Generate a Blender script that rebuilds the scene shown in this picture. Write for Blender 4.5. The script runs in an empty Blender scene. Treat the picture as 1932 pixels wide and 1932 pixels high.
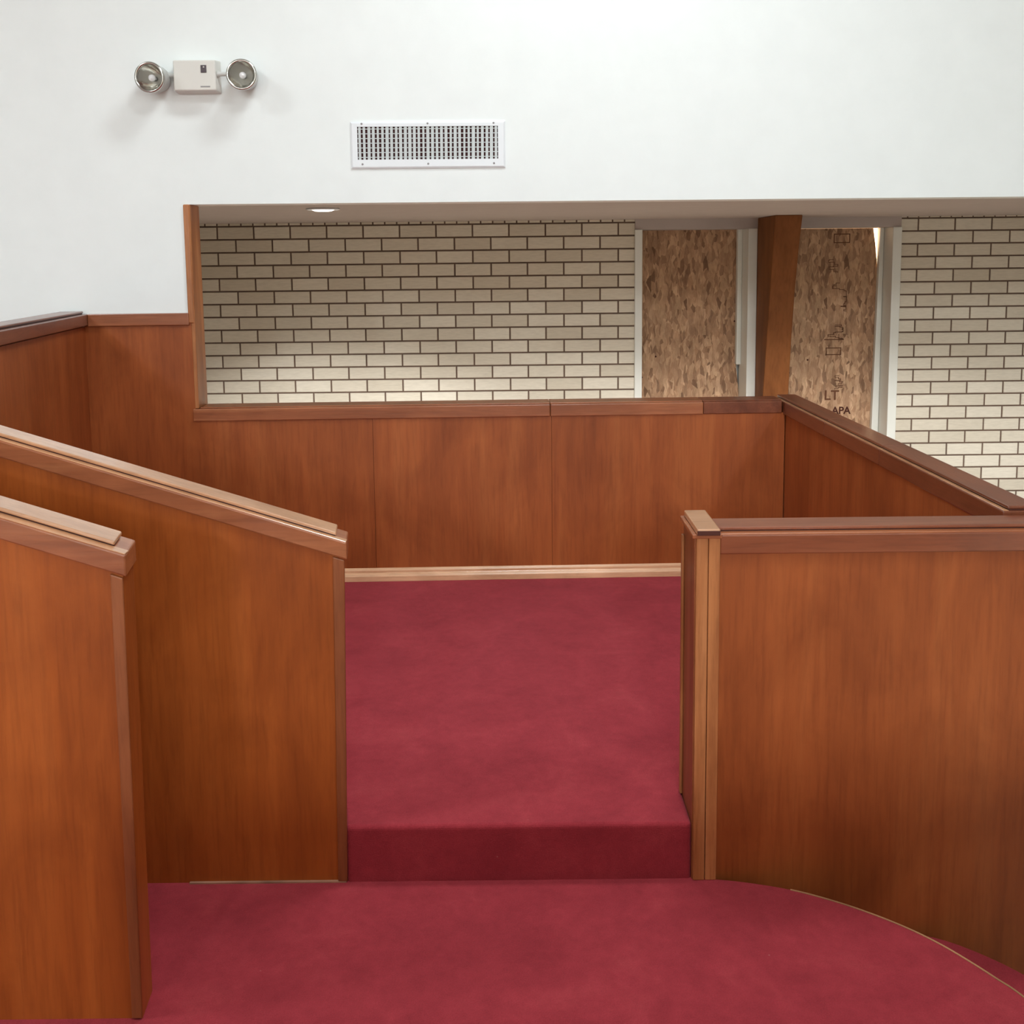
import bpy, bmesh, math, random
from mathutils import Vector, Matrix
random.seed(7)
S = bpy.context.scene
COL = S.collection

# ------------------------------------------------------------------ camera
TH = math.radians(6.73); RL = 0.0107; F = 1935.0
cam_d = bpy.data.cameras.new('camera'); cam = bpy.data.objects.new('camera', cam_d); COL.objects.link(cam)
R0 = Vector((1, 0, 0)); U0 = Vector((0, math.sin(TH), math.cos(TH))); FW = Vector((0, math.cos(TH), -math.sin(TH)))
CR = R0*math.cos(RL) - U0*math.sin(RL); CU = U0*math.cos(RL) + R0*math.sin(RL)
M = Matrix((( CR.x, CU.x, -FW.x, 0), (CR.y, CU.y, -FW.y, 0), (CR.z, CU.z, -FW.z, 1.75), (0, 0, 0, 1)))
cam.matrix_world = M
cam_d.sensor_width = 36; cam_d.sensor_fit = 'HORIZONTAL'; cam_d.lens = 36*F/1932
cam_d.shift_y = (718-966)/1932; cam_d.clip_end = 100
S.camera = cam

# ------------------------------------------------------------------ light
w = bpy.data.worlds.new('World'); S.world = w; w.use_nodes = True
w.node_tree.nodes['Background'].inputs[0].default_value = (0.9, 0.95, 1, 1)
w.node_tree.nodes['Background'].inputs[1].default_value = 0.3
def area(x, y, z, sx, sy, p, c=(0.90, 0.975, 1.0), rot=(0, 0, 0)):
    l = bpy.data.lights.new('hall_light', 'AREA'); l.shape = 'RECTANGLE'; l.size = sx; l.size_y = sy
    l.energy = p; l.color = c
    o = bpy.data.objects.new('hall_light', l); o.location = (x, y, z); o.rotation_euler = rot; COL.objects.link(o)
def spot(x, y, z, p, half=47, blend=.45, tilt=27, c=(0.96, 0.98, 0.98)):
    l = bpy.data.lights.new('can_light', 'SPOT'); l.energy = p; l.spot_size = math.radians(2*half); l.spot_blend = blend
    l.shadow_soft_size = 0.08; l.color = c
    o = bpy.data.objects.new('can_light', l); o.location = (x, y, z); o.rotation_euler = (math.radians(tilt), 0, 0); COL.objects.link(o)
area(0.5, 3.45, 4.85, 1.2, 0.5, 62)          # over the raised floor
area(0.6, 1.2, 4.85, 1.2, 0.8, 66)           # over the platform
area(0.35, -0.9, 4.85, 1.2, 0.8, 42)
area(-4.3, 1.6, 4.85, 1.2, 0.8, 78)
for x in (-3.4, 0.6, 4.4):                   # long strip fittings down the hall
    area(x, -12.1, 4.85, 0.5, 7.0, 1080 if x > -1 else 1500)
for x, p in ((-1.5, 620), (.1, 290), (1.5, 250), (2.7, 290), (4.3, 180), (5.7, 180)):
    spot(x, 5.7, 2.05, p)                    # wall washers in the low passage ceiling
S.view_settings.view_transform = 'Standard'; S.view_settings.look = 'None'
S.view_settings.exposure = 0.0; S.view_settings.gamma = 1.0; S.view_settings.use_curve_mapping = False

# ------------------------------------------------------------------ materials
def srgb(r, g, b):
    f = lambda v: ((v/255+0.055)/1.055)**2.4 if v > 10 else v/255/12.92
    return (f(r), f(g), f(b), 1)
def newmat(n, rough=0.5, spec=0.5):
    m = bpy.data.materials.new(n); m.use_nodes = True
    b = m.node_tree.nodes['Principled BSDF']; b.inputs['Roughness'].default_value = rough
    b.inputs['Specular IOR Level'].default_value = spec
    return m, m.node_tree, b
def N(nt, t, **k):
    n = nt.nodes.new(t)
    for a, v in k.items(): setattr(n, a, v)
    return n
def coords(nt, scale, rot=(0, 0, 0), kind='Object'):
    tc = N(nt, 'ShaderNodeTexCoord'); mp = N(nt, 'ShaderNodeMapping')
    mp.inputs['Scale'].default_value = scale; mp.inputs['Rotation'].default_value = rot
    nt.links.new(tc.outputs[kind], mp.inputs['Vector']); return mp.outputs[0]
def noise(nt, vec, sc, det=4, ro=0.55, dist=0):
    n = N(nt, 'ShaderNodeTexNoise'); n.inputs['Scale'].default_value = sc; n.inputs['Detail'].default_value = det
    n.inputs['Roughness'].default_value = ro; n.inputs['Distortion'].default_value = dist
    nt.links.new(vec, n.inputs['Vector']); return n.outputs['Fac']
def ramp(nt, fac, stops):
    r = N(nt, 'ShaderNodeValToRGB'); e = r.color_ramp.elements
    while len(e) < len(stops): e.new(0.5)
    for i, (p, c) in enumerate(stops): e[i].position = p; e[i].color = c
    nt.links.new(fac, r.inputs[0]); return r.outputs[0]
def mix(nt, a, b, fac, mode='MIX'):
    m = N(nt, 'ShaderNodeMix', data_type='RGBA', blend_type=mode)
    for s, v in ((m.inputs[0], fac), (m.inputs[6], a), (m.inputs[7], b)):
        if hasattr(v, 'is_linked') or isinstance(v, bpy.types.NodeSocket): nt.links.new(v, s)
        else: s.default_value = v
    return m.outputs[2]
def bump(nt, b, h, st, dist=0.01):
    bp = N(nt, 'ShaderNodeBump'); bp.inputs['Strength'].default_value = st; bp.inputs['Distance'].default_value = dist
    nt.links.new(h, bp.inputs['Height']); nt.links.new(bp.outputs[0], b.inputs['Normal'])

def wood(name, dark, mid, light, axis='Z', rough=0.42, grain=1.0, spec=0.35, island=0.35, coat=0.0, rot=(0, 0, 0)):
    m, nt, b = newmat(name, rough, spec)
    lo = 1.1
    sc = {'Z': (1, 1, 1/14), 'X': (1/14, 1, 1), 'Y': (1, 1/14, 1)}[axis]
    v = coords(nt, sc, rot)
    fine = noise(nt, v, 95*grain, 5, 0.6, 0.15)
    band = noise(nt, v, 13*grain, 3, 0.5, 0.6)
    v2 = coords(nt, {'Z': (1, 1, .55), 'X': (.55, 1, 1), 'Y': (1, .55, 1)}[axis], rot)
    blot = noise(nt, v2, 3.6, 5, 0.6, 0.6)
    c1 = ramp(nt, band, [(0.15, srgb(*dark)), (0.5, srgb(*mid)), (0.88, srgb(*light))])
    c2 = ramp(nt, fine, [(0.3, (0.62, 0.58, 0.55, 1)), (0.52, (1, 1, 1, 1)), (0.75, (1.12, 1.1, 1.08, 1))])
    c3 = ramp(nt, blot, [(0.3, (0.74, 0.68, 0.62, 1)), (0.6, (1.1, 1.1, 1.1, 1))])
    c = mix(nt, c1, c2, 0.42, 'MULTIPLY'); c = mix(nt, c, c3, 0.85, 'MULTIPLY')
    g = N(nt, 'ShaderNodeNewGeometry')
    ir = ramp(nt, g.outputs['Random Per Island'], [(0, (1-island*.55, 1-island*.7, 1-island*.8, 1)), (1, (1.06, 1.05, 1.04, 1))])
    c = mix(nt, c, ir, 1.0, 'MULTIPLY')
    nt.links.new(c, b.inputs['Base Color'])
    bump(nt, b, fine, 0.10, 0.004)
    b.inputs['Coat Weight'].default_value = coat; b.inputs['Coat Roughness'].default_value = 0.17
    return m
PANEL = wood('stained_plywood', (140, 72, 34), (158, 84, 40), (174, 100, 52), 'Z', 0.45, 0.8, 0.35, 0.22, 0.06)
PANELO = wood('stained_plywood_orange', (144, 72, 26), (162, 84, 31), (178, 98, 42), 'Z', 0.42, 0.8, 0.35, 0.18, 0.08)
RAILX = wood('rail_wood', (134, 76, 46), (164, 98, 62), (190, 126, 84), 'X', 0.34, 1.3, 0.5, 0.3, 0.75)
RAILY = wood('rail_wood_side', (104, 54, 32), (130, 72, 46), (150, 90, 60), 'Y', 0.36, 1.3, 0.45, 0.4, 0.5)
RAILT = wood('rail_top_highlight', (172, 120, 84), (200, 148, 108), (214, 166, 128), 'X', 0.3, 1.3, 0.6, 0.15, 1.0)  # pale colour paints in the light reflected off rail tops
RAILT.node_tree.nodes['Principled BSDF'].inputs['Coat IOR'].default_value = 1.9
RAILD = wood('rail_wood_dark', (112, 58, 34), (138, 76, 48), (158, 96, 64), 'X', 0.34, 1.3, 0.5, 0.2, 0.7)
DARKW = wood('end_grain_groove_shade', (62, 30, 22), (78, 38, 28), (92, 46, 34), 'X', 0.5, 1.0)  # end grain; also paints the shade line under rail mouldings
TRIMZ = wood('trim_wood', (140, 80, 42), (184, 120, 72), (214, 154, 104), 'Z', 0.42, 1.6, 0.4, 0.3, 0.1)
TRIMD = wood('trim_wood_dark', (120, 64, 34), (146, 84, 48), (164, 102, 64), 'Z', 0.42, 1.2, 0.4, 0.15, 0.08)
BASEW = wood('baseboard_wood', (222, 172, 132), (234, 188, 148), (240, 200, 160), 'X', 0.28, 1.3, 0.5, 0.05, 0.6)
BEAM = wood('beam_wood', (110, 66, 34), (122, 74, 39), (130, 82, 44), 'Z', 0.6, 0.6, 0.15, 0.0)

def plain(name, c, rough=0.6, spec=0.3, metal=0, nz=0.0):
    m, nt, b = newmat(name, rough, spec); b.inputs['Metallic'].default_value = metal
    v = coords(nt, (1, 1, 1)); f = noise(nt, v, 6, 3)
    k = 1-nz
    cc = ramp(nt, f, [(0.3, tuple(srgb(*c)[i]*k for i in range(3))+(1,)), (0.7, srgb(*c))])
    nt.links.new(cc, b.inputs['Base Color'])
    return m
WHITE = plain('white_paint', (240, 244, 243), 0.7, 0.2, 0, 0.03)
def _bumpy(m):
    nt = m.node_tree; b = nt.nodes['Principled BSDF']; v = coords(nt, (1, 1, 1)); bump(nt, b, noise(nt, v, 120, 3), 0.06, 0.003)
_bumpy(WHITE)
HALLF = plain('hall_floor', (178, 164, 148), 0.6, 0.3, 0, 0.1)
HALLW = plain('hall_paint', (172, 170, 166), 0.8, 0.2, 0, 0.03)
SOFFIT = plain('soffit_paint', (182, 170, 164), 0.8, 0.2, 0, 0.05)
WTRIM = plain('window_paint', (222, 222, 214), 0.45, 0.4, 0, 0.04)
METALW = plain('enamelled_metal', (232, 235, 238), 0.4, 0.4, 0, 0.02)
BLADE = plain('vane_metal', (205, 210, 210), 0.45, 0.4, 0, 0.06)
DUCT = plain('duct_dark', (70, 42, 42), 0.9, 0.1, 0, 0.3)
HOUS = plain('light_housing', (222, 219, 212), 0.45, 0.4, 0, 0.02)
HOOD = plain('lamp_hood', (200, 200, 196), 0.4, 0.4, 0, 0.05)
DARKP = plain('dark_plastic', (60, 40, 48), 0.3, 0.5)
GREYP = plain('grey_print', (150, 146, 146), 0.5, 0.3)
MORTAR = plain('mortar', (112, 92, 80), 0.95, 0.1, 0, 0.25)
INK = plain('stamp_ink', (74, 42, 34), 0.9, 0.1)
INKF = plain('faded_ink', (104, 70, 52), 0.9, 0.1)
SILV = plain('reflector_metal', (200, 198, 192), 0.16, 0.5, 0.95)
BULB, _nt, _b = newmat('clear_bulb', 0.05, 0.8); _b.inputs['Base Color'].default_value = (1, 1, 1, 1); _b.inputs['Transmission Weight'].default_value = 0.0
GOLD = plain('worn_backing', (190, 140, 100), 0.8, 0.2, 0, 0.35)
CAULK = plain('old_caulk', (176, 130, 104), 0.8, 0.2, 0, 0.5)

def mk_emit(name, c, s):
    m = bpy.data.materials.new(name); m.use_nodes = True; nt = m.node_tree
    b = nt.nodes['Principled BSDF']; b.inputs['Base Color'].default_value = (0.8, 0.8, 0.8, 1)
    b.inputs['Emission Color'].default_value = c; b.inputs['Emission Strength'].default_value = s
    return m
LENS = mk_emit('lit_lens', (1, 0.97, 0.9, 1), 3.5)
DAY = mk_emit('daylight_pane', (1, 0.74, 0.46, 1), 5.0)

def mk_brick():
    m, nt, b = newmat('painted_brick', 0.7, 0.2)
    g = N(nt, 'ShaderNodeNewGeometry')
    c = ramp(nt, g.outputs['Random Per Island'], [(0, srgb(204, 194, 176)), (0.5, srgb(213, 204, 187)), (1, srgb(220, 212, 196))])
    v = coords(nt, (0.35, 1, 2.2)); f = noise(nt, v, 40, 4, 0.6)
    c = mix(nt, c, ramp(nt, f, [(0.3, (0.88, 0.87, 0.86, 1)), (0.65, (1.04, 1.04, 1.04, 1))]), 0.7, 'MULTIPLY')
    nt.links.new(c, b.inputs['Base Color']); bump(nt, b, f, 0.25, 0.004); return m
BRICK = mk_brick()

def mk_carpet():
    m, nt, b = newmat('red_carpet', 0.95, 0.1)
    v = coords(nt, (1, 1, 1)); f1 = noise(nt, v, 260, 3, 0.7); f2 = noise(nt, v, 4.5, 5, 0.65, 0.4); f3 = noise(nt, v, 28, 4, 0.7)
    c = ramp(nt, f2, [(0.3, srgb(150, 48, 57)), (0.55, srgb(164, 55, 64)), (0.75, srgb(174, 64, 71))])
    c = mix(nt, c, ramp(nt, f3, [(0.3, (0.86, 0.84, 0.84, 1)), (0.65, (1.05, 1.06, 1.06, 1))]), 0.8, 'MULTIPLY')
    c = mix(nt, c, ramp(nt, f1, [(0.3, (0.78, 0.75, 0.75, 1)), (0.7, (1.12, 1.12, 1.12, 1))]), 0.7, 'MULTIPLY')
    # scattered lint and worn specks
    vo = N(nt, 'ShaderNodeTexVoronoi'); vo.inputs['Scale'].default_value = 7; nt.links.new(v, vo.inputs['Vector'])
    sp = ramp(nt, vo.outputs['Distance'], [(0.0, (1, 1, 1, 1)), (0.022, (0, 0, 0, 1))])
    c = mix(nt, c, srgb(190, 120, 116), sp)
    nt.links.new(c, b.inputs['Base Color']); bump(nt, b, f1, 0.5, 0.004)
    b.inputs['Sheen Weight'].default_value = 0.15; b.inputs['Sheen Roughness'].default_value = 0.5
    b.inputs['Sheen Tint'].default_value = (1, 0.55, 0.6, 1)
    return m
CARPET = mk_carpet()

def mk_osb():
    m, nt, b = newmat('strand_board', 0.75, 0.2)
    cols = []
    for rot, sc, off in ((0.25, 1.0, 0), (-0.35, 1.25, 3.1), (0.9, 0.9, 5.3)):
        tc = N(nt, 'ShaderNodeTexCoord'); n0 = N(nt, 'ShaderNodeTexNoise'); n0.inputs['Scale'].default_value = 9
        nt.links.new(tc.outputs['Object'], n0.inputs['Vector'])
        ad = N(nt, 'ShaderNodeMix', data_type='VECTOR'); ad.inputs[0].default_value = 0.045
        nt.links.new(tc.outputs['Object'], ad.inputs[4]); nt.links.new(n0.outputs['Color'], ad.inputs[5])
        mp = N(nt, 'ShaderNodeMapping'); mp.inputs['Scale'].default_value = (38*sc, 1, 12*sc)
        mp.inputs['Rotation'].default_value = (0, rot, 0); mp.inputs['Location'].default_value = (off, off, off)
        nt.links.new(ad.outputs[1], mp.inputs['Vector'])
        vo = N(nt, 'ShaderNodeTexVoronoi'); vo.inputs['Scale'].default_value = 1.0; vo.voronoi_dimensions = '3D'
        nt.links.new(mp.outputs[0], vo.inputs['Vector'])
        sx = N(nt, 'ShaderNodeSeparateColor'); nt.links.new(vo.outputs['Color'], sx.inputs[0]); cols.append(sx.outputs)
    a = ramp(nt, cols[0][0], [(0, srgb(134, 104, 82)), (0.2, srgb(170, 134, 106)), (0.6, srgb(184, 148, 118)), (1, srgb(208, 172, 140))])
    bb = ramp(nt, cols[1][0], [(0, srgb(138, 106, 82)), (0.4, srgb(176, 138, 108)), (1, srgb(198, 164, 132))])
    cc = ramp(nt, cols[2][0], [(0, srgb(124, 94, 72)), (0.3, srgb(170, 134, 106)), (1, srgb(190, 156, 124))])
    s1 = ramp(nt, cols[0][1], [(0.5, (0, 0, 0, 1)), (0.52, (1, 1, 1, 1))]); s2 = ramp(nt, cols[2][1], [(0.6, (0, 0, 0, 1)), (0.62, (1, 1, 1, 1))])
    c = mix(nt, a, bb, s1); c = mix(nt, c, cc, s2)
    v = coords(nt, (1, 1, .12)); c = mix(nt, c, ramp(nt, noise(nt, v, 160, 4, .7), [(0.3, (0.75, 0.72, 0.7, 1)), (0.6, (1.08, 1.08, 1.08, 1))]), 0.8, 'MULTIPLY')
    vv = coords(nt, (1.5, 1, .8)); c = mix(nt, c, ramp(nt, noise(nt, vv, 7, 4, .6), [(0.35, (0.72, 0.7, 0.68, 1)), (0.62, (1.08, 1.07, 1.05, 1))]), 0.8, 'MULTIPLY')
    nt.links.new(c, b.inputs['Base Color']); bump(nt, b, cols[0][2], 0.25, 0.004); return m
OSB = mk_osb()

# ------------------------------------------------------------------ geometry helpers
ORG = {}
class MB:
    def __init__(s): s.v = []; s.f = []
    def add(s, vs, fs):
        n = len(s.v); s.v += [Vector(p) for p in vs]; s.f += [tuple(i+n for i in f) for f in fs]; return s
    def box(s, x0, x1, y0, y1, z0, z1):
        return s.hexa([(x0, y0, z0), (x1, y0, z0), (x1, y1, z0), (x0, y1, z0), (x0, y0, z1), (x1, y0, z1), (x1, y1, z1), (x0, y1, z1)])
    def hexa(s, p):
        return s.add(p, [(3, 2, 1, 0), (4, 5, 6, 7), (0, 1, 5, 4), (1, 2, 6, 5), (2, 3, 7, 6), (3, 0, 4, 7)])
    def loft(s, A, B):                      # two equal rings of points, capped
        n = len(A)
        fs = [tuple(range(n))[::-1], tuple(range(n, 2*n))] + [(i, (i+1) % n, n+(i+1) % n, n+i) for i in range(n)]
        return s.add(list(A)+list(B), fs)
    def lathe(s, prof, c, ax, n=40):        # prof: (radius, distance along ax)
        ax = Vector(ax).normalized(); t = ax.orthogonal().normalized(); u = ax.cross(t); c = Vector(c)
        vs = []; fs = []
        for r, h in prof:
            for k in range(n):
                a = 2*math.pi*k/n; vs.append(c+ax*h+(t*math.cos(a)+u*math.sin(a))*r)
        for i in range(len(prof)-1):
            for k in range(n):
                fs.append((i*n+k, i*n+(k+1) % n, (i+1)*n+(k+1) % n, (i+1)*n+k))
        return s.add(vs, fs)
def build(name, mb, mat, parent=None, origin=None, bevel=0, seg=2, smooth=False, **props):
    if origin is None:
        if parent: origin = ORG[parent.name]
        else:
            xs = [p.x for p in mb.v]; ys = [p.y for p in mb.v]; zs = [p.z for p in mb.v]
            origin = Vector(((min(xs)+max(xs))/2, (min(ys)+max(ys))/2, min(zs)))
    origin = Vector(origin)
    me = bpy.data.meshes.new(name); me.from_pydata([p-origin for p in mb.v], [], mb.f)
    bm = bmesh.new(); bm.from_mesh(me); bmesh.ops.recalc_face_normals(bm, faces=bm.faces[:]); bm.to_mesh(me); bm.free()
    me.materials.append(mat)
    if smooth:
        for p in me.polygons: p.use_smooth = True
    o = bpy.data.objects.new(name, me); COL.objects.link(o)
    if parent: o.parent = parent; o.location = origin-ORG[parent.name]
    else: o.location = origin
    ORG[o.name] = origin
    if bevel:
        b = o.modifiers.new('bevel', 'BEVEL'); b.width = bevel; b.segments = seg; b.limit_method = 'ANGLE'; b.angle_limit = 0.5
    for k, v in props.items(): o[k] = v
    return o
def thing(name, loc, **props):
    o = bpy.data.objects.new(name, None); o.location = loc; o.empty_display_size = 0.1; COL.objects.link(o); ORG[o.name] = Vector(loc)
    for k, v in props.items(): o[k] = v
    return o
ST = dict(kind='structure')

# back wall frame: s along the wall, o out towards the camera, z up
A = math.radians(1.217); DB = Vector((math.cos(A), math.sin(A), 0)); NB = Vector((math.sin(A), -math.cos(A), 0))
def BW(s, o, z): return Vector((0, 4.9905, z)) + DB*s + NB*o
def bbox(mb, s0, s1, o0, o1, z0, z1):
    return mb.hexa([BW(s0, o1, z0), BW(s1, o1, z0), BW(s1, o0, z0), BW(s0, o0, z0), BW(s0, o1, z1), BW(s1, o1, z1), BW(s1, o0, z1), BW(s0, o0, z1)])

# ------------------------------------------------------------------ structure: hall shell
RZ = 0.167; NV = -0.70
build('floor', MB().box(-7, 8, -16, 9.2, NV-0.1, NV), HALLF, **ST)
build('ceiling', MB().box(-7, 8, -16, 5.3, 5.0, 5.1), HALLW, **ST)
build('wall_left', MB().box(-7.1, -7, -16, 9.2, NV, 5.1), HALLW, **ST)
build('wall_right', MB().box(8, 8.1, -16, 9.2, NV, 5.1), HALLW, **ST)
build('wall_front', MB().box(-7, 8, -16.1, -16, NV, 5.1), HALLW, **ST)
# white wall with the wide opening
poly = [(-7.2, NV), (-1.545, NV), (-1.545, 2.027), (8, 2.027), (8, 5.0), (-7.2, 5.0)]
m = MB().loft([BW(s, 0, z) for s, z in poly], [BW(s, -0.15, z) for s, z in poly])
wallb = build('wall_back', m, WHITE, **ST)
# low ceiling of the passage behind
build('ceiling', MB().box(-7, 8, 5.06, 9.2, 2.07, 2.2), SOFFIT, **ST)

# brick walls -----------------------------------------------------------------
def bricks(x0, x1, ztop, pitch, row, jx, depth=8.6, rows=27, rowlock=None, zc=2.072):
    mb = MB(); j = 0.0125
    def brick(a, b, z0, z1):
        a = max(a, x0); b = min(b, x1)
        if b-a < 0.012: return
        e = random.uniform(-.0012, .0012); c = 0.003; y = depth+e
        mb.add([(a+c, y, z0+c), (b-c, y, z0+c), (b-c, y, z1-c), (a+c, y, z1-c), (a, y+c, z0), (b, y+c, z0), (b, y+c, z1), (a, y+c, z1),
                (a, depth+.03, z0), (b, depth+.03, z0), (b, depth+.03, z1), (a, depth+.03, z1)],
               [(0, 1, 2, 3), (0, 4, 5, 1), (1, 5, 6, 2), (2, 6, 7, 3), (3, 7, 4, 0), (4, 8, 9, 5), (5, 9, 10, 6), (6, 10, 11, 7), (7, 11, 8, 4)])
    for k in range(rows):
        z1 = ztop-k*row-j/2; z0 = ztop-(k+1)*row+j/2
        off = jx+(pitch/2 if k % 2 else 0); n = math.floor((x0-off)/pitch)
        x = off+n*pitch
        while x < x1: brick(x+j/2, x+pitch-j/2, z0, z1); x += pitch
    p = rowlock; x = jx+math.floor((x0-jx)/p)*p
    while x < x1: brick(x+j/2, x+p-j/2, ztop+j/2, zc); x += p
    return mb
def brick_wall(x0, x1, *a, **k):
    o = build('wall_rear', MB().box(x0, x1, 8.607, 8.9, NV, 2.08), MORTAR, **ST)
    build('brick_courses', bricks(x0, x1, *a, **k), BRICK, o)
    return o
brick_wall(-7, 1.035, 2.0457, .3028, .1074, -2.4349, rowlock=.0995)
brick_wall(3.243, 8, 2.0559, .3057, .1053, 3.3871, rowlock=.0905)
# painted head over the windows, pier between them, sill wall below
build('wall_rear', MB().box(2.045, 2.235, 8.59, 8.95, NV, 1.985), SOFFIT, **ST)
m = MB().box(1.035, 3.243, 8.59, 8.95, 1.985, 2.08)
build('wall_rear', m, SOFFIT, **ST)
for a, b in ((1.035, 2.045), (2.235, 3.243)): build('wall_rear', MB().box(a, b, 8.59, 8.95, NV, -.24), SOFFIT, **ST)

def window(name, x0, x1, y_in):
    # x0..x1 outer edges of the casing
    o = thing(name, ((x0+x1)/2, 8.6, -.2), **ST)
    cw = .062
    build('casing', MB().box(x0, x0+cw, 8.575, 8.60, -.2, 1.985).box(x1-cw-.012, x1, 8.575, 8.60, -.2, 1.985), WTRIM, o, bevel=.004)
    build('jamb', MB().box(x0, x0+cw-.002, 8.60, 8.95, -.2, 1.985).box(x1-cw-.01, x1, 8.60, 8.95, -.2, 1.985).box(x0+cw, x1-cw-.01, 8.60, 8.95, -.24, -.2), WTRIM, o, bevel=.003)
    return o
w1 = window('window_1', 1.032, 2.047, 8.88)
w2 = window('window_2', 2.235, 3.245, 8.84)
build('stop_bead', MB().box(1.935, 1.974, 8.80, 8.865, .83, 1.985), WTRIM, w1, bevel=.004)
build('stop_bead', MB().hexa([(3.105, 8.78, -.2), (3.17, 8.78, -.2), (3.17, 8.83, -.2), (3.105, 8.83, -.2), (3.138, 8.78, 1.985), (3.17, 8.78, 1.985), (3.17, 8.83, 1.985), (3.138, 8.83, 1.985)]), WTRIM, w2, bevel=.004)
build('pane', MB().box(2.31, 3.165, 8.93, 8.935, -.2, 1.985), DAY, w2)
build('pane', MB().box(1.09, 1.975, 8.93, 8.935, -.2, 1.985), WTRIM, w1)

# strand boards closing the windows ---------------------------------------------
def board(pts, y, **p):
    return build('strand_board', MB().loft([(x, y, z) for x, z in pts], [(x, y+.012, z) for x, z in pts]), OSB, **p)
b1 = board([(1.07, -.2), (1.985, -.2), (1.985, .50), (1.945, .84), (1.955, .86), (1.965, 1.984), (1.13, 1.984), (1.118, 1.93), (1.122, 1.9), (1.07, 1.8)], 8.87,
      label='strand board closing the left window, nailed up beside the long cream brick wall', category='board')
b2 = board([(2.305, -.2), (3.15, -.2), (3.15, 1.64), (3.136, 1.68), (3.118, 1.84), (3.096, 1.984), (2.305, 1.984)], 8.835,
      label='strand board with dark printed stamps closing the window right of the brown column', category='board')
def textmesh(txt, size, x, z, y, rz=0, sx=1.0):
    cu = bpy.data.curves.new('t', 'FONT'); cu.body = txt; cu.size = size; cu.extrude = 0.0008; cu.offset = 0.002
    cu.align_x = 'CENTER'; cu.align_y = 'CENTER'
    ob = bpy.data.objects.new('t', cu); COL.objects.link(ob)
    bpy.context.view_layer.update()
    me = bpy.data.meshes.new_from_object(ob.evaluated_get(bpy.context.evaluated_depsgraph_get()))
    MM = Matrix.Translation((x, y, z)) @ Matrix.Rotation(math.pi/2, 4, 'X') @ Matrix.Rotation(rz, 4, 'Z') @ Matrix.Diagonal((sx, 1, 1, 1))
    mb = MB(); mb.add([MM @ v.co for v in me.vertices], [tuple(p.vertices) for p in me.polygons])
    bpy.data.objects.remove(ob); bpy.data.curves.remove(cu); bpy.data.meshes.remove(me)
    return mb
YS = 8.8338
st = textmesh('APA', .088, 2.862, .412, YS)
build('stamp', st, INK, b2)
build('stamp', textmesh('LT', .12, 2.775, .545, YS), INKF, b2)
def frame_rect(x0, x1, z0, z1, t):
    for a in ((x0, x1, z0, z0+t), (x0, x1, z1-t, z1), (x0, x0+t, z0, z1), (x1-t, x1, z0, z1)):
        build('stamp', MB().box(a[0], a[1], YS, YS+.001, a[2], a[3]), INKF, b2)
frame_rect(2.715, 2.85, .90, .965, .008)
build('stamp', MB().box(2.70, 2.87, YS, YS+.001, 1.03, 1.038), INKF, b2)
frame_rect(2.76, 2.90, 1.86, 1.94, .008)
build('stamp', MB().box(2.77, 2.84, YS, YS+.001, .362, .372), INK, b2)
def smudge(x0, x1, z0, z1, n, seed):       # worn unreadable print
    r = random.Random(seed); mb = MB(); x = (x0+x1)/2; z = z1
    for i in range(n):                      # one wandering pen line
        nx = min(max(x+r.uniform(-.06, .06), x0), x1); nz = min(max(z-(z1-z0)/n*r.uniform(.2, 2.0), z0), z1)
        mb.box(min(x, nx)-.001, max(x, nx)+.004, YS, YS+.001, z-.0025, z+.0025); mb.box(nx-.0025, nx+.0025, YS, YS+.001, nz-.002, z+.002)
        x, z = nx, nz
    return mb
for q in ((2.80, 2.87, .60, .72, 14, 1), (2.72, 2.86, 1.04, 1.16, 22, 2), (2.76, 2.88, 1.28, 1.52, 26, 3), (2.72, 2.80, 1.6, 1.72, 10, 4)):
    build('stamp', smudge(*q), INKF, b2)
build('stamp', MB().box(2.77, 2.84, YS, YS+.001, .362, .372), INK, b2)
def nails(par, pts):
    for x, z, y in pts:
        build('nail_head', MB().lathe([(0.0001, -.002), (.008, -.002), (.008, .002)], (x, y, z), (0, 1, 0), 10), INK, par)
nails(b1, [(1.125, 1.05, 8.868), (1.13, .72, 8.868), (1.93, 1.2, 8.868), (1.25, .9, 8.868)])
nails(b2, [(2.40, .75, 8.833), (2.56, .86, 8.833), (2.42, 1.45, 8.833)])

# arch leg between the windows ---------------------------------------------------
m = MB(); rings = []
for z, y, xr in ((NV, 8.46, 2.262), (.2, 8.38, 2.262), (.63, 8.31, 2.258), (1.1, 8.22, 2.25), (1.47, 8.14, 2.247), (1.8, 8.075, 2.252), (2.07, 8.02, 2.262)):
    rings.append([(2.05, y, z), (xr, y, z), (xr, 8.588, z), (2.05, 8.588, z)])
vs = [p for r in rings for p in r]; fs = [(0, 1, 2, 3), tuple(len(vs)-4+i for i in range(4))]
for i in range(len(rings)-1):
    for k in range(4): fs.append((i*4+k, i*4+(k+1) % 4, i*4+4+(k+1) % 4, i*4+4+k))
m.add(vs, fs)
build('timber_column', m, BEAM, bevel=.008, label='brown timber column standing between the two boarded windows', category='column')

# recessed light in the low ceiling
t = thing('recessed_light', (-1.135, 6.3, 2.07), label='round recessed light glowing in the low ceiling above the brick wall', category='light')
build('trim_ring', MB().lathe([(.078, -.001), (.10, -.001), (.104, -.006), (.09, -.012), (.078, -.008)], (-1.135, 6.3, 2.07), (0, 0, 1)), METALW, t, smooth=True)
build('lens', MB().lathe([(.0001, -.020), (.05, -.017), (.079, -.004)], (-1.135, 6.3, 2.07), (0, 0, 1)), LENS, t, smooth=True)

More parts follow.
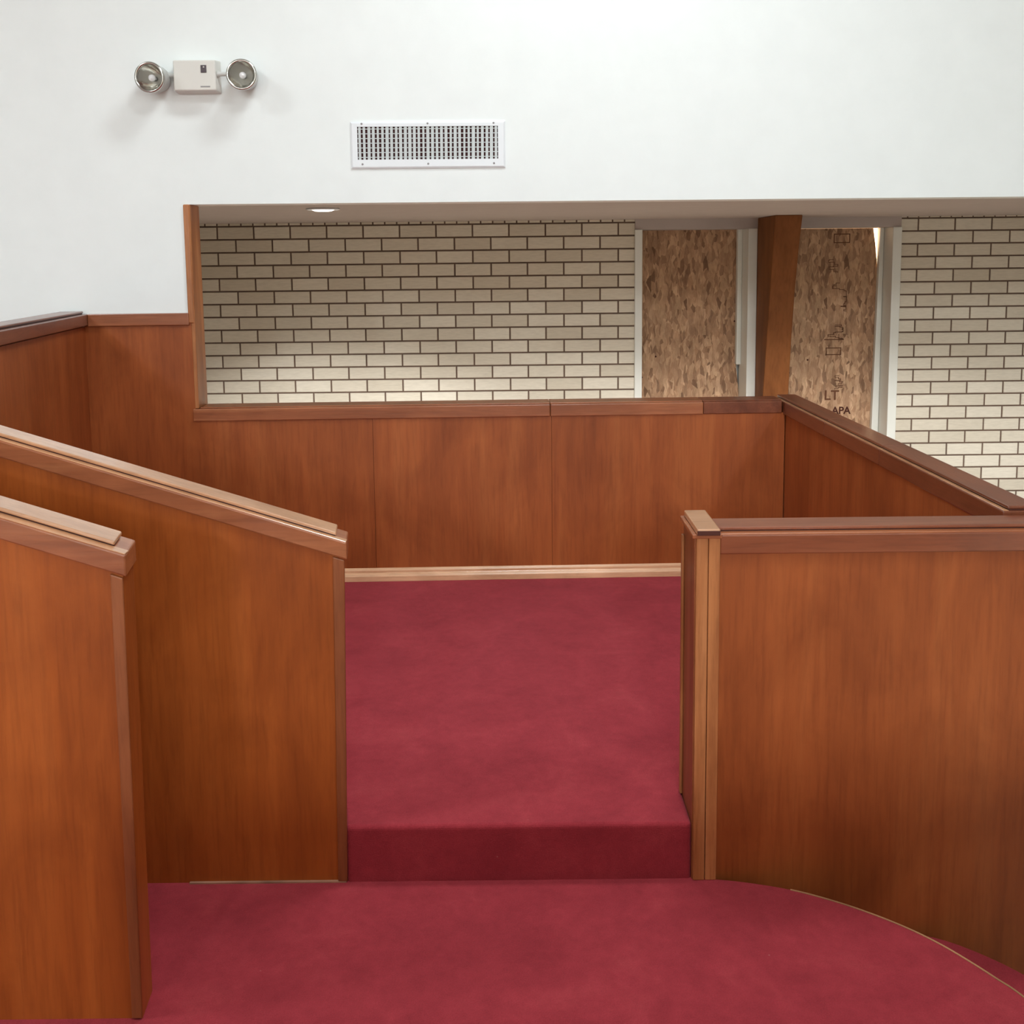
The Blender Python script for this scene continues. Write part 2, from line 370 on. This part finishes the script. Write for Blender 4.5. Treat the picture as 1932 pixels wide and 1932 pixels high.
# ------------------------------------------------------------------ carpeted floors
def spline(pts, n=6):
    out = []
    for i in range(len(pts)-1):
        p0 = Vector(pts[max(i-1, 0)]); p1 = Vector(pts[i]); p2 = Vector(pts[i+1]); p3 = Vector(pts[min(i+2, len(pts)-1)])
        for k in range(n):
            t = k/n; out.append(0.5*((2*p1)+(p2-p0)*t+(2*p0-5*p1+4*p2-p3)*t*t+(-p0+3*p1-3*p2+p3)*t**3))
    out.append(Vector(pts[-1])); return out
c1 = spline([(.54, 2.722), (.6345, 2.706), (.7597, 2.668), (.871, 2.611), (.962, 2.548), (1.031, 2.488), (1.084, 2.428), (1.127, 2.366), (1.163, 2.307), (1.2, 2.24), (1.28, 2.03), (1.33, 1.75), (1.34, 1.3), (1.34, -2.4)])
plan = [(p.x, p.y) for p in c1] + [(-6.9, -2.4), (-6.9, 2.735), (.54, 2.735)]
fl = build('floor', MB().loft([(x, y, NV) for x, y in plan], [(x, y, 0) for x, y in plan]), CARPET, bevel=.006, **ST)
# worn backing that shows along the curved edge
def strip(curve, z, w, h, out=.002):
    mb = MB(); n = len(curve); ring = []
    for i, p in enumerate(curve):
        d = (curve[min(i+1, n-1)]-curve[max(i-1, 0)]).normalized(); nn = Vector((-d.y, d.x))
        if nn.x < 0 and nn.y < 0: nn = -nn
        if nn.dot(Vector((1, 1))) < 0: nn = -nn
        a = p+nn*out; b = p-nn*w
        ring.append([(a.x, a.y, z-h), (a.x, a.y, z+.0012), (b.x, b.y, z+.0012), (b.x, b.y, z-h)])
    vs = [q for r in ring for q in r]; fs = [(0, 1, 2, 3), tuple(len(vs)-4+i for i in range(4))]
    for i in range(n-1):
        for k in range(4): fs.append((i*4+k, i*4+(k+1) % 4, i*4+4+(k+1) % 4, i*4+4+k))
    return mb.add(vs, fs)
build('edge_strip', strip(c1[12:-5], 0.0, .0035, .012), GOLD, fl)
c2 = spline([(1.10, 2.728), (1.197, 2.690), (1.2775, 2.630), (1.3565, 2.544), (1.45, 2.40), (1.55, 2.15), (1.62, 1.8), (1.64, 1.3), (1.64, -2.4)])
plan = [(p.x, p.y) for p in c2] + [(.2, -2.4), (.2, 2.728)]
# lower tread hugging the platform
stp = build('carpeted_step', MB().loft([(x, y, NV) for x, y in [(p.x, p.y) for p in c2]+[(p.x+.004, p.y) for p in reversed(c1)]],
      [(x, y, -.17) for x, y in [(p.x, p.y) for p in c2]+[(p.x+.004, p.y) for p in reversed(c1)]]), CARPET, bevel=.006,
      label='lower curved step in red carpet beside the right hand wooden partition', category='step')
# raised floor behind the opening
plan = [(-.4835, 2.726), (.494, 2.726), (.494, 2.905), (.56, 2.905), (.56, 2.846), (1.40, 2.846), (1.37, 5.015), (-2.06, 4.94), (-1.75, 2.80), (-1.73, 2.812), (-.4975, 2.812)]
plan = [(-.4835, 2.726), (.494, 2.726), (.494, 2.905), (.56, 2.905), (.56, 2.846), (1.395, 2.846), (1.352, 5.01), (-2.05, 4.94), (-1.76, 2.812), (-.4975, 2.812)]
up = MB().loft([(x, y, NV+.01) for x, y in plan], [(x, y, RZ) for x, y in plan])
build('floor', up, CARPET, bevel=.013, seg=4, **ST)

# ------------------------------------------------------------------ half walls
def rail_run(par, P0, P1, depthdir, w, h, face_over, mat, mould=True, ends=(.03, .03), skew=0.0, name='cap_rail', lip=.022, top=None, ledge_highlight=None):
    """P0->P1: front top edge of the base board; depthdir: away from viewer; w board depth; h face height"""
    P0 = Vector(P0); P1 = Vector(P1); d = Vector(depthdir); U = (P1-P0).normalized(); up = Vector((0, 0, 1))
    sk = U*skew
    def ring(P, dd, top, k):
        return [P+d*dd[0]-up*h*0+up*top[0]+k*dd[0]/w, P+d*dd[1]+up*top[0]+k*dd[1]/w, P+d*dd[1]+up*top[1]+k*dd[1]/w, P+d*dd[0]+up*top[1]+k*dd[0]/w]
    z0 = Vector((0, 0, 0))
    base = MB().loft(ring(P0, (0, w), (-h, 0), z0), ring(P1, (0, w), (-h, 0), sk))
    o = build(name, base, mat, par, bevel=.004)
    if mould:
        Q0 = P0+U*ends[0]; Q1 = P1-U*ends[1]
        mb = MB().loft(ring(Q0, (lip, w-.008), (.0045, .014), z0), ring(Q1, (lip, w-.008), (.0045, .014), sk))
        q = build('moulding', mb, top or mat, o, bevel=.003, seg=2)
        build('groove_shade', MB().loft(ring(Q0, (lip+.005, w-.012), (-.001, .0047), z0), ring(Q1-U*.004, (lip+.005, w-.012), (-.001, .0047), sk)), DARKW, q)  # dark strip colours in the shadow beneath the moulding
        if top or ledge_highlight:
            build('ledge_highlight', MB().loft(ring(P0, (.003, lip+.004), (-.001, .0018), z0), ring(P1-U*.002, (.003, lip+.004), (-.001, .0018), sk*.2)), ledge_highlight or top, o, bevel=.001, seg=1)  # lighter strip painted as the highlight along the rail's front edge
    return o
# far left partition
pf = thing('wooden_barrier', (-1.1, 2.77, 0), label='sloping-topped wooden half wall left of the carpeted opening, the farther of the two', category='barrier')
slab = MB()
sl = .3166
def zf(x): return .985+(-.4546-x)*sl-.02
xs = [-1.76, -.482]
slab.loft([(-1.76, 2.73, 0), (-.482, 2.73, 0), (-.482, 2.73, zf(-.482)), (-1.76, 2.73, zf(-1.76))], [(-1.76, 2.81, 0), (-.495, 2.81, 0), (-.495, 2.81, zf(-.482)), (-1.76, 2.81, zf(-1.76))])
build('panel', slab, PANELO, pf)
build('end_trim', MB().hexa([(-.508, 2.722, .003), (-.4818, 2.722, .003), (-.4818, 2.73, .003), (-.508, 2.73, .003), (-.495, 2.722, .95), (-.4625, 2.722, .94), (-.4625, 2.73, .94), (-.495, 2.73, .95)]), TRIMD, pf, bevel=.003, label='narrow upright strip covering the end')
rail_run(pf, (-1.76, 2.7185, .9896+1.3054*sl), (-.4546, 2.7185, .9896), (0, 1, 0), .105, .048, 0, RAILX, skew=-.0125, top=RAILT)
build('caulk_line', MB().box(-.93, -.485, 2.722, 2.731, 0, .004), CAULK, pf, label='pale worn line of caulk along the carpet')
# near left partition
pn = thing('wooden_barrier', (-1.4, 2.25, 0), label='sloping-topped wooden half wall in the lower left corner, nearest the camera', category='barrier')
def zn(x): return 1.1127+(-.8554-x)*.32-.02
slab = MB().loft([(-2.0, 2.205, 0), (-.878, 2.205, 0), (-.865, 2.205, zn(-.866)), (-2.0, 2.205, zn(-2.0))], [(-2.0, 2.295, 0), (-.887, 2.295, 0), (-.875, 2.295, zn(-.866)), (-2.0, 2.295, zn(-2.0))])
build('panel', slab, PANELO, pn)
build('end_trim', MB().hexa([(-.902, 2.199, .003), (-.8775, 2.199, .003), (-.8775, 2.205, .003), (-.902, 2.205, .003), (-.893, 2.199, 1.07), (-.8645, 2.199, 1.06), (-.8645, 2.205, 1.06), (-.893, 2.205, 1.07)]), TRIMD, pn, bevel=.003, label='narrow upright strip covering the end')
rail_run(pn, (-2.0, 2.197, 1.1127+1.1446*.322), (-.8554, 2.197, 1.1127), (0, 1, 0), .108, .050, 0, RAILX, skew=-.0165, lip=.026, top=RAILT)
# right front partition with post
pr = thing('wooden_barrier', (1.0, 2.79, -.7), label='level-topped wooden half wall on the right with a post at its end', category='barrier')
m = MB().loft([(x, 2.735, z) for x, z in ((.55, 0), (.55, .97), (1.62, .97), (1.62, NV), (.6, NV))], [(x, 2.84, z) for x, z in ((.55, 0), (.55, .97), (1.62, .97), (1.62, NV), (.6, NV))])
build('panel', m, PANEL, pr)
rail_run(pr, (.562, 2.72, 1.0), (1.62, 2.72, 1.0), (0, 1, 0), .135, .055, 0, RAILD, ends=(0, 0), lip=.03, ledge_highlight=RAILX)
po = build('post', MB().box(.4965, .529, 2.715, 2.90, 0, .995).box(.5305, .562, 2.7155, 2.90, 0, .995), TRIMZ, pr, bevel=.0025, label='lighter two-board end post')
build('post_core', MB().box(.4935, .55, 2.725, 2.905, 0, .99), TRIMD, pr)
build('corner_bead', MB().box(.486, .4935, 2.885, 2.905, RZ, .955), TRIMZ, po, bevel=.002)
cp = build('post_cap', MB().box(.484, .565, 2.706, 2.915, .993, 1.006), RAILX, po, bevel=.003)
pc = build('post_cap', MB().box(.494, .557, 2.691, 2.908, 1.006, 1.024), RAILT, po, bevel=.004)
build('cap_end', MB().box(.4945, .5565, 2.6895, 2.693, 1.0065, 1.0195), DARKW, pr, bevel=.001, label='dark end grain of the post cap')

# back half wall (under the sill) with the taller part at the left
bk = thing('wooden_barrier', BW(-.3, 0, RZ), label='long stained plywood barrier along the back, topped by a wide wooden sill', category='barrier')
seams = [-2.07, -1.10, -.6857, .192, 1.352]
m = MB()
def topz(s): return 1.462 if s < -1.545 else .99
g = .0012
poly = [(-2.056, RZ), (-.6857-g, RZ), (-.6857-g, .985), (-1.5445, .985), (-1.5445, 1.462), (-2.056, 1.462)]
m.loft([BW(s, .006, z) for s, z in poly], [BW(s, 0.0005, z) for s, z in poly])
for a, b, o in ((-.6857+g, .192-g, .006), (.192+g, 1.346, .0085)):
    bbox(m, a, b, .0005, o, RZ, .985)
build('panel', m, PANEL, bk)
build('core', bbox(MB(), -1.543, 1.344, -.13, 0, NV, .985), PANEL, bk)
for i, (a, b) in enumerate(((-1.5553, .185), (.187, .94), (.942, 1.3305))):
    rail = bbox(MB(), a, b, -.145, .016 if i < 2 else .013, .983, 1.043)
    o = build('sill', rail, [RAILX, RAILX, RAILY][i], bk, bevel=.004)
    build('sill_board', bbox(MB(), a+(.03 if i == 0 else 0), b, -.135, -.004, 1.043, 1.049), [RAILX, RAILX, RAILY][i], o, bevel=.002)
build('cap_rail', bbox(MB(), -2.036, -1.553, 0.0, .022, 1.452, 1.511), RAILX, bk, bevel=.004)
# vertical trim at the opening
build('corner_casing', bbox(MB(), -1.558, -1.530, 0.0, .014, 1.461, 2.027), TRIMZ, bk, bevel=.005, label='upright casing at the edge of the opening')
build('jamb_board', bbox(MB(), -1.5455, -1.527, -.15, .009, 1.045, 2.0265), TRIMZ, bk, bevel=.003)
# baseboard, stepped profile
prof = [(.0065, 0), (.030, 0), (.030, .026), (.024, .036), (.017, .040), (.017, .052), (.013, .060), (.0065, .064)]
def bbrd(name, fr, a, b, mat):
    return build(name, MB().loft([fr(a, o, RZ+z) for o, z in prof], [fr(b, o, RZ+z) for o, z in prof]), mat, bevel=.0015, **ST)
bbrd('baseboard_back', BW, -2.04, 1.345, BASEW)

# right side half wall
sw = thing('wooden_barrier', (1.42, 3.9, RZ), label='wooden half wall running towards the camera along the right side of the raised floor', category='barrier')
a0 = Vector((1.3475, 5.15, 0)); a1 = Vector((1.3995, 2.858, 0)); dn = Vector((1, .023, 0))
def SWp(P, o, z): return Vector((P.x, P.y, z)) + dn*o
m = MB().loft([SWp(a0, 0, NV+.005), SWp(a0, .10, NV+.005), SWp(a0, .10, 1.01), SWp(a0, 0, 1.01)], [SWp(a1, 0, NV+.005), SWp(a1, .10, NV+.005), SWp(a1, .10, .99), SWp(a1, 0, .99)])
build('panel', m, PANEL, sw)
e0 = Vector((1.332, 5.165, 1.041)); e1 = Vector((1.3985, 2.864, 1.022))
for k, (ta, tb) in enumerate(((0, .33), (.331, .60), (.601, 1.0))):
    A0 = e0.lerp(e1, ta); B0 = e0.lerp(e1, tb)
    rail_run(sw, A0, B0, (1, .023, 0), .115, .062, 0, RAILY, ends=(0, 0), lip=.014, ledge_highlight=RAILT)
build('baseboard_right', MB().loft([SWp(a0, -o, RZ+z) for o, z in prof], [SWp(a1, -o, RZ+z) for o, z in prof]), BASEW, **ST)

# left side half wall
lw = thing('wooden_barrier', (-1.95, 3.9, RZ), label='wooden half wall with a pale cap running towards the camera at the far left', category='barrier')
l0 = Vector((-2.0555, 4.943, 0)); l1 = Vector((-1.761, 2.84, 0))
dl = Vector((-.99, -.139, 0))
m = MB().loft([l0+Vector((0, 0, RZ)), l0+dl*.10+Vector((0, 0, RZ)), l0+dl*.10+Vector((0, 0, 1.45)), l0+Vector((0, 0, 1.45))], [l1+Vector((0, 0, RZ)), l1+dl*.10+Vector((0, 0, RZ)), l1+dl*.10+Vector((0, 0, 1.45)), l1+Vector((0, 0, 1.45))])
build('panel', m, PANEL, lw)
rail_run(lw, (-2.037, 4.941, 1.511), (-1.742, 2.84, 1.511), dl, .135, .055, 0, RAILY, ends=(0, 0), lip=.022)

# added desk standing on the platform, out of view, to shade the lower panels
dk = thing('shade_blocker', (.5, .35, 0), label='unseen added shade desk standing on the carpet in front of the camera', category='blocker')
build('body', MB().box(-1.2, 2.2, .25, .5, 0, 1.0), PANEL, dk)
build('top', MB().box(-1.24, 2.24, .2, .56, 1.0, 1.04), RAILX, dk, bevel=.004)

# ------------------------------------------------------------------ air vent
v = thing('air_vent', BW(-.387, 0, 2.187), label='white metal air vent with upright slats high on the white wall', category='vent')
fr = MB()
s0, s1, z0, z1 = -.754, -.020, 2.187, 2.405; i0, i1, j0, j1 = -.722, -.0545, 2.2285, 2.382
def fz(a, b, c, d):   # sloped frame: thick at inside, thin at wall
    fr.loft(a, b)
def P(s, o, z): return BW(s, o, z)
out = [(s0, z0), (s1, z0), (s1, z1), (s0, z1)]; mid = [(s0+.008, z0+.008), (s1-.008, z0+.008), (s1-.008, z1-.008), (s0+.008, z1-.008)]
inn = [(i0, j0), (i1, j0), (i1, j1), (i0, j1)]
vs = [P(s, .0, z) for s, z in out]+[P(s, .006, z) for s, z in out]+[P(s, .010, z) for s, z in mid]+[P(s, .010, z) for s, z in inn]+[P(s, -.0, z) for s, z in inn]
fs = []
for r in range(4):
    for k in range(4): fs.append((r*4+k, r*4+(k+1) % 4, r*4+4+(k+1) % 4, r*4+4+k))
fr.add(vs, fs)
build('frame', fr, METALW, v)
build('duct', bbox(MB(), i0, i1, .0006, .0016, j0, j1), DUCT, v, label='dark duct behind the slats')
m = MB(); nb = 31; pit = (i1-i0)/nb
for k in range(nb):
    c = i0+pit*(k+.5); tw = .0012+random.uniform(-.0015, .0015)
    q = .0058+random.uniform(-.0012, .0022); m.hexa([P(c-q, .0064, j0), P(c+q, .0086, j0), P(c+q, .0076, j0), P(c-q, .0054, j0), P(c-q+tw, .0064, j1), P(c+q+tw, .0086, j1), P(c+q+tw, .0076, j1), P(c-q+tw, .0054, j1)])
build('slats', m, BLADE, v)
m = MB()
for k in range(7):
    z = j0+(j1-j0)*(k+.45)/7; bbox(m, i0, i1, .0018, .0040, z, z+.0038)
build('rear_blades', m, BLADE, v)
for s in (-.70, -.388, -.075):
    for z in (2.2075, 2.3955):
        build('screw', MB().lathe([(.0001, .0125), (.004, .0115), (.005, .010)], BW(s, 0, z), NB, 12), GREYP, v)

# ------------------------------------------------------------------ emergency light
e = thing('emergency_light', BW(-1.46, 0, 2.545), label='white twin-head emergency light mounted high on the white wall', category='light')
yb = .072
m = MB().loft([BW(-1.556, 0, 2.538), BW(-1.352, 0, 2.538), BW(-1.352, 0, 2.690), BW(-1.556, 0, 2.690)], [BW(-1.556, yb, 2.545), BW(-1.362, yb, 2.545), BW(-1.362, yb, 2.682), BW(-1.556, yb, 2.682)])
build('housing', m, HOUS, e, bevel=.006, seg=3)
build('indicator_window', bbox(MB(), -1.428, -1.402, yb-.001, yb+.003, 2.625, 2.659), DARKP, e, bevel=.001)
build('indicator_lamp', MB().lathe([(.0001, .004), (.003, .003), (.004, 0)], BW(-1.414, yb+.003, 2.65), NB, 12), HOUS, e)
build('nameplate', bbox(MB(), -1.432, -1.388, yb-.001, yb+.001, 2.559, 2.565), GREYP, e)
def head(s, z, tilt):
    ax = (NB + Vector((tilt[0], 0, tilt[1]))).normalized(); c = BW(s, .06, z)
    hd = build('lamp_head', MB().lathe([(.0001, -.055), (.040, -.053), (.055, -.042), (.061, -.01), (.063, .05), (.064, .078), (.060, .080), (.058, .066)], c, ax, 40), HOOD, e, smooth=True)
    build('reflector', MB().lathe([(.058, .068), (.050, .045), (.036, .022), (.016, .008), (.0001, .005)], c, ax, 40), SILV, hd, smooth=True)
    build('rim', MB().lathe([(.064, .066), (.069, .068), (.070, .078), (.066, .085), (.059, .084), (.057, .078), (.057, .068)], c, ax, 40), SILV, hd, smooth=True)
    build('bulb', MB().lathe([(.009, .01), (.011, .03), (.016, .042), (.014, .056), (.0001, .062)], c, ax, 20), BULB, hd, smooth=True)
head(-1.640, 2.600, (-.07, -.07)); head(-1.230, 2.608, (.05, -.05))
for a, b, z in ((-1.60, -1.552, 2.618), (-1.362, -1.30, 2.622)):
    build('swivel_arm', MB().lathe([(.0001, 0), (.014, 0), (.015, .012), (.010, .02), (.009, abs(b-a)-.01), (.013, abs(b-a)), (.0001, abs(b-a))], BW(a, .05, z), DB, 20), HOOD, e, smooth=True)

bpy.context.view_layer.update()
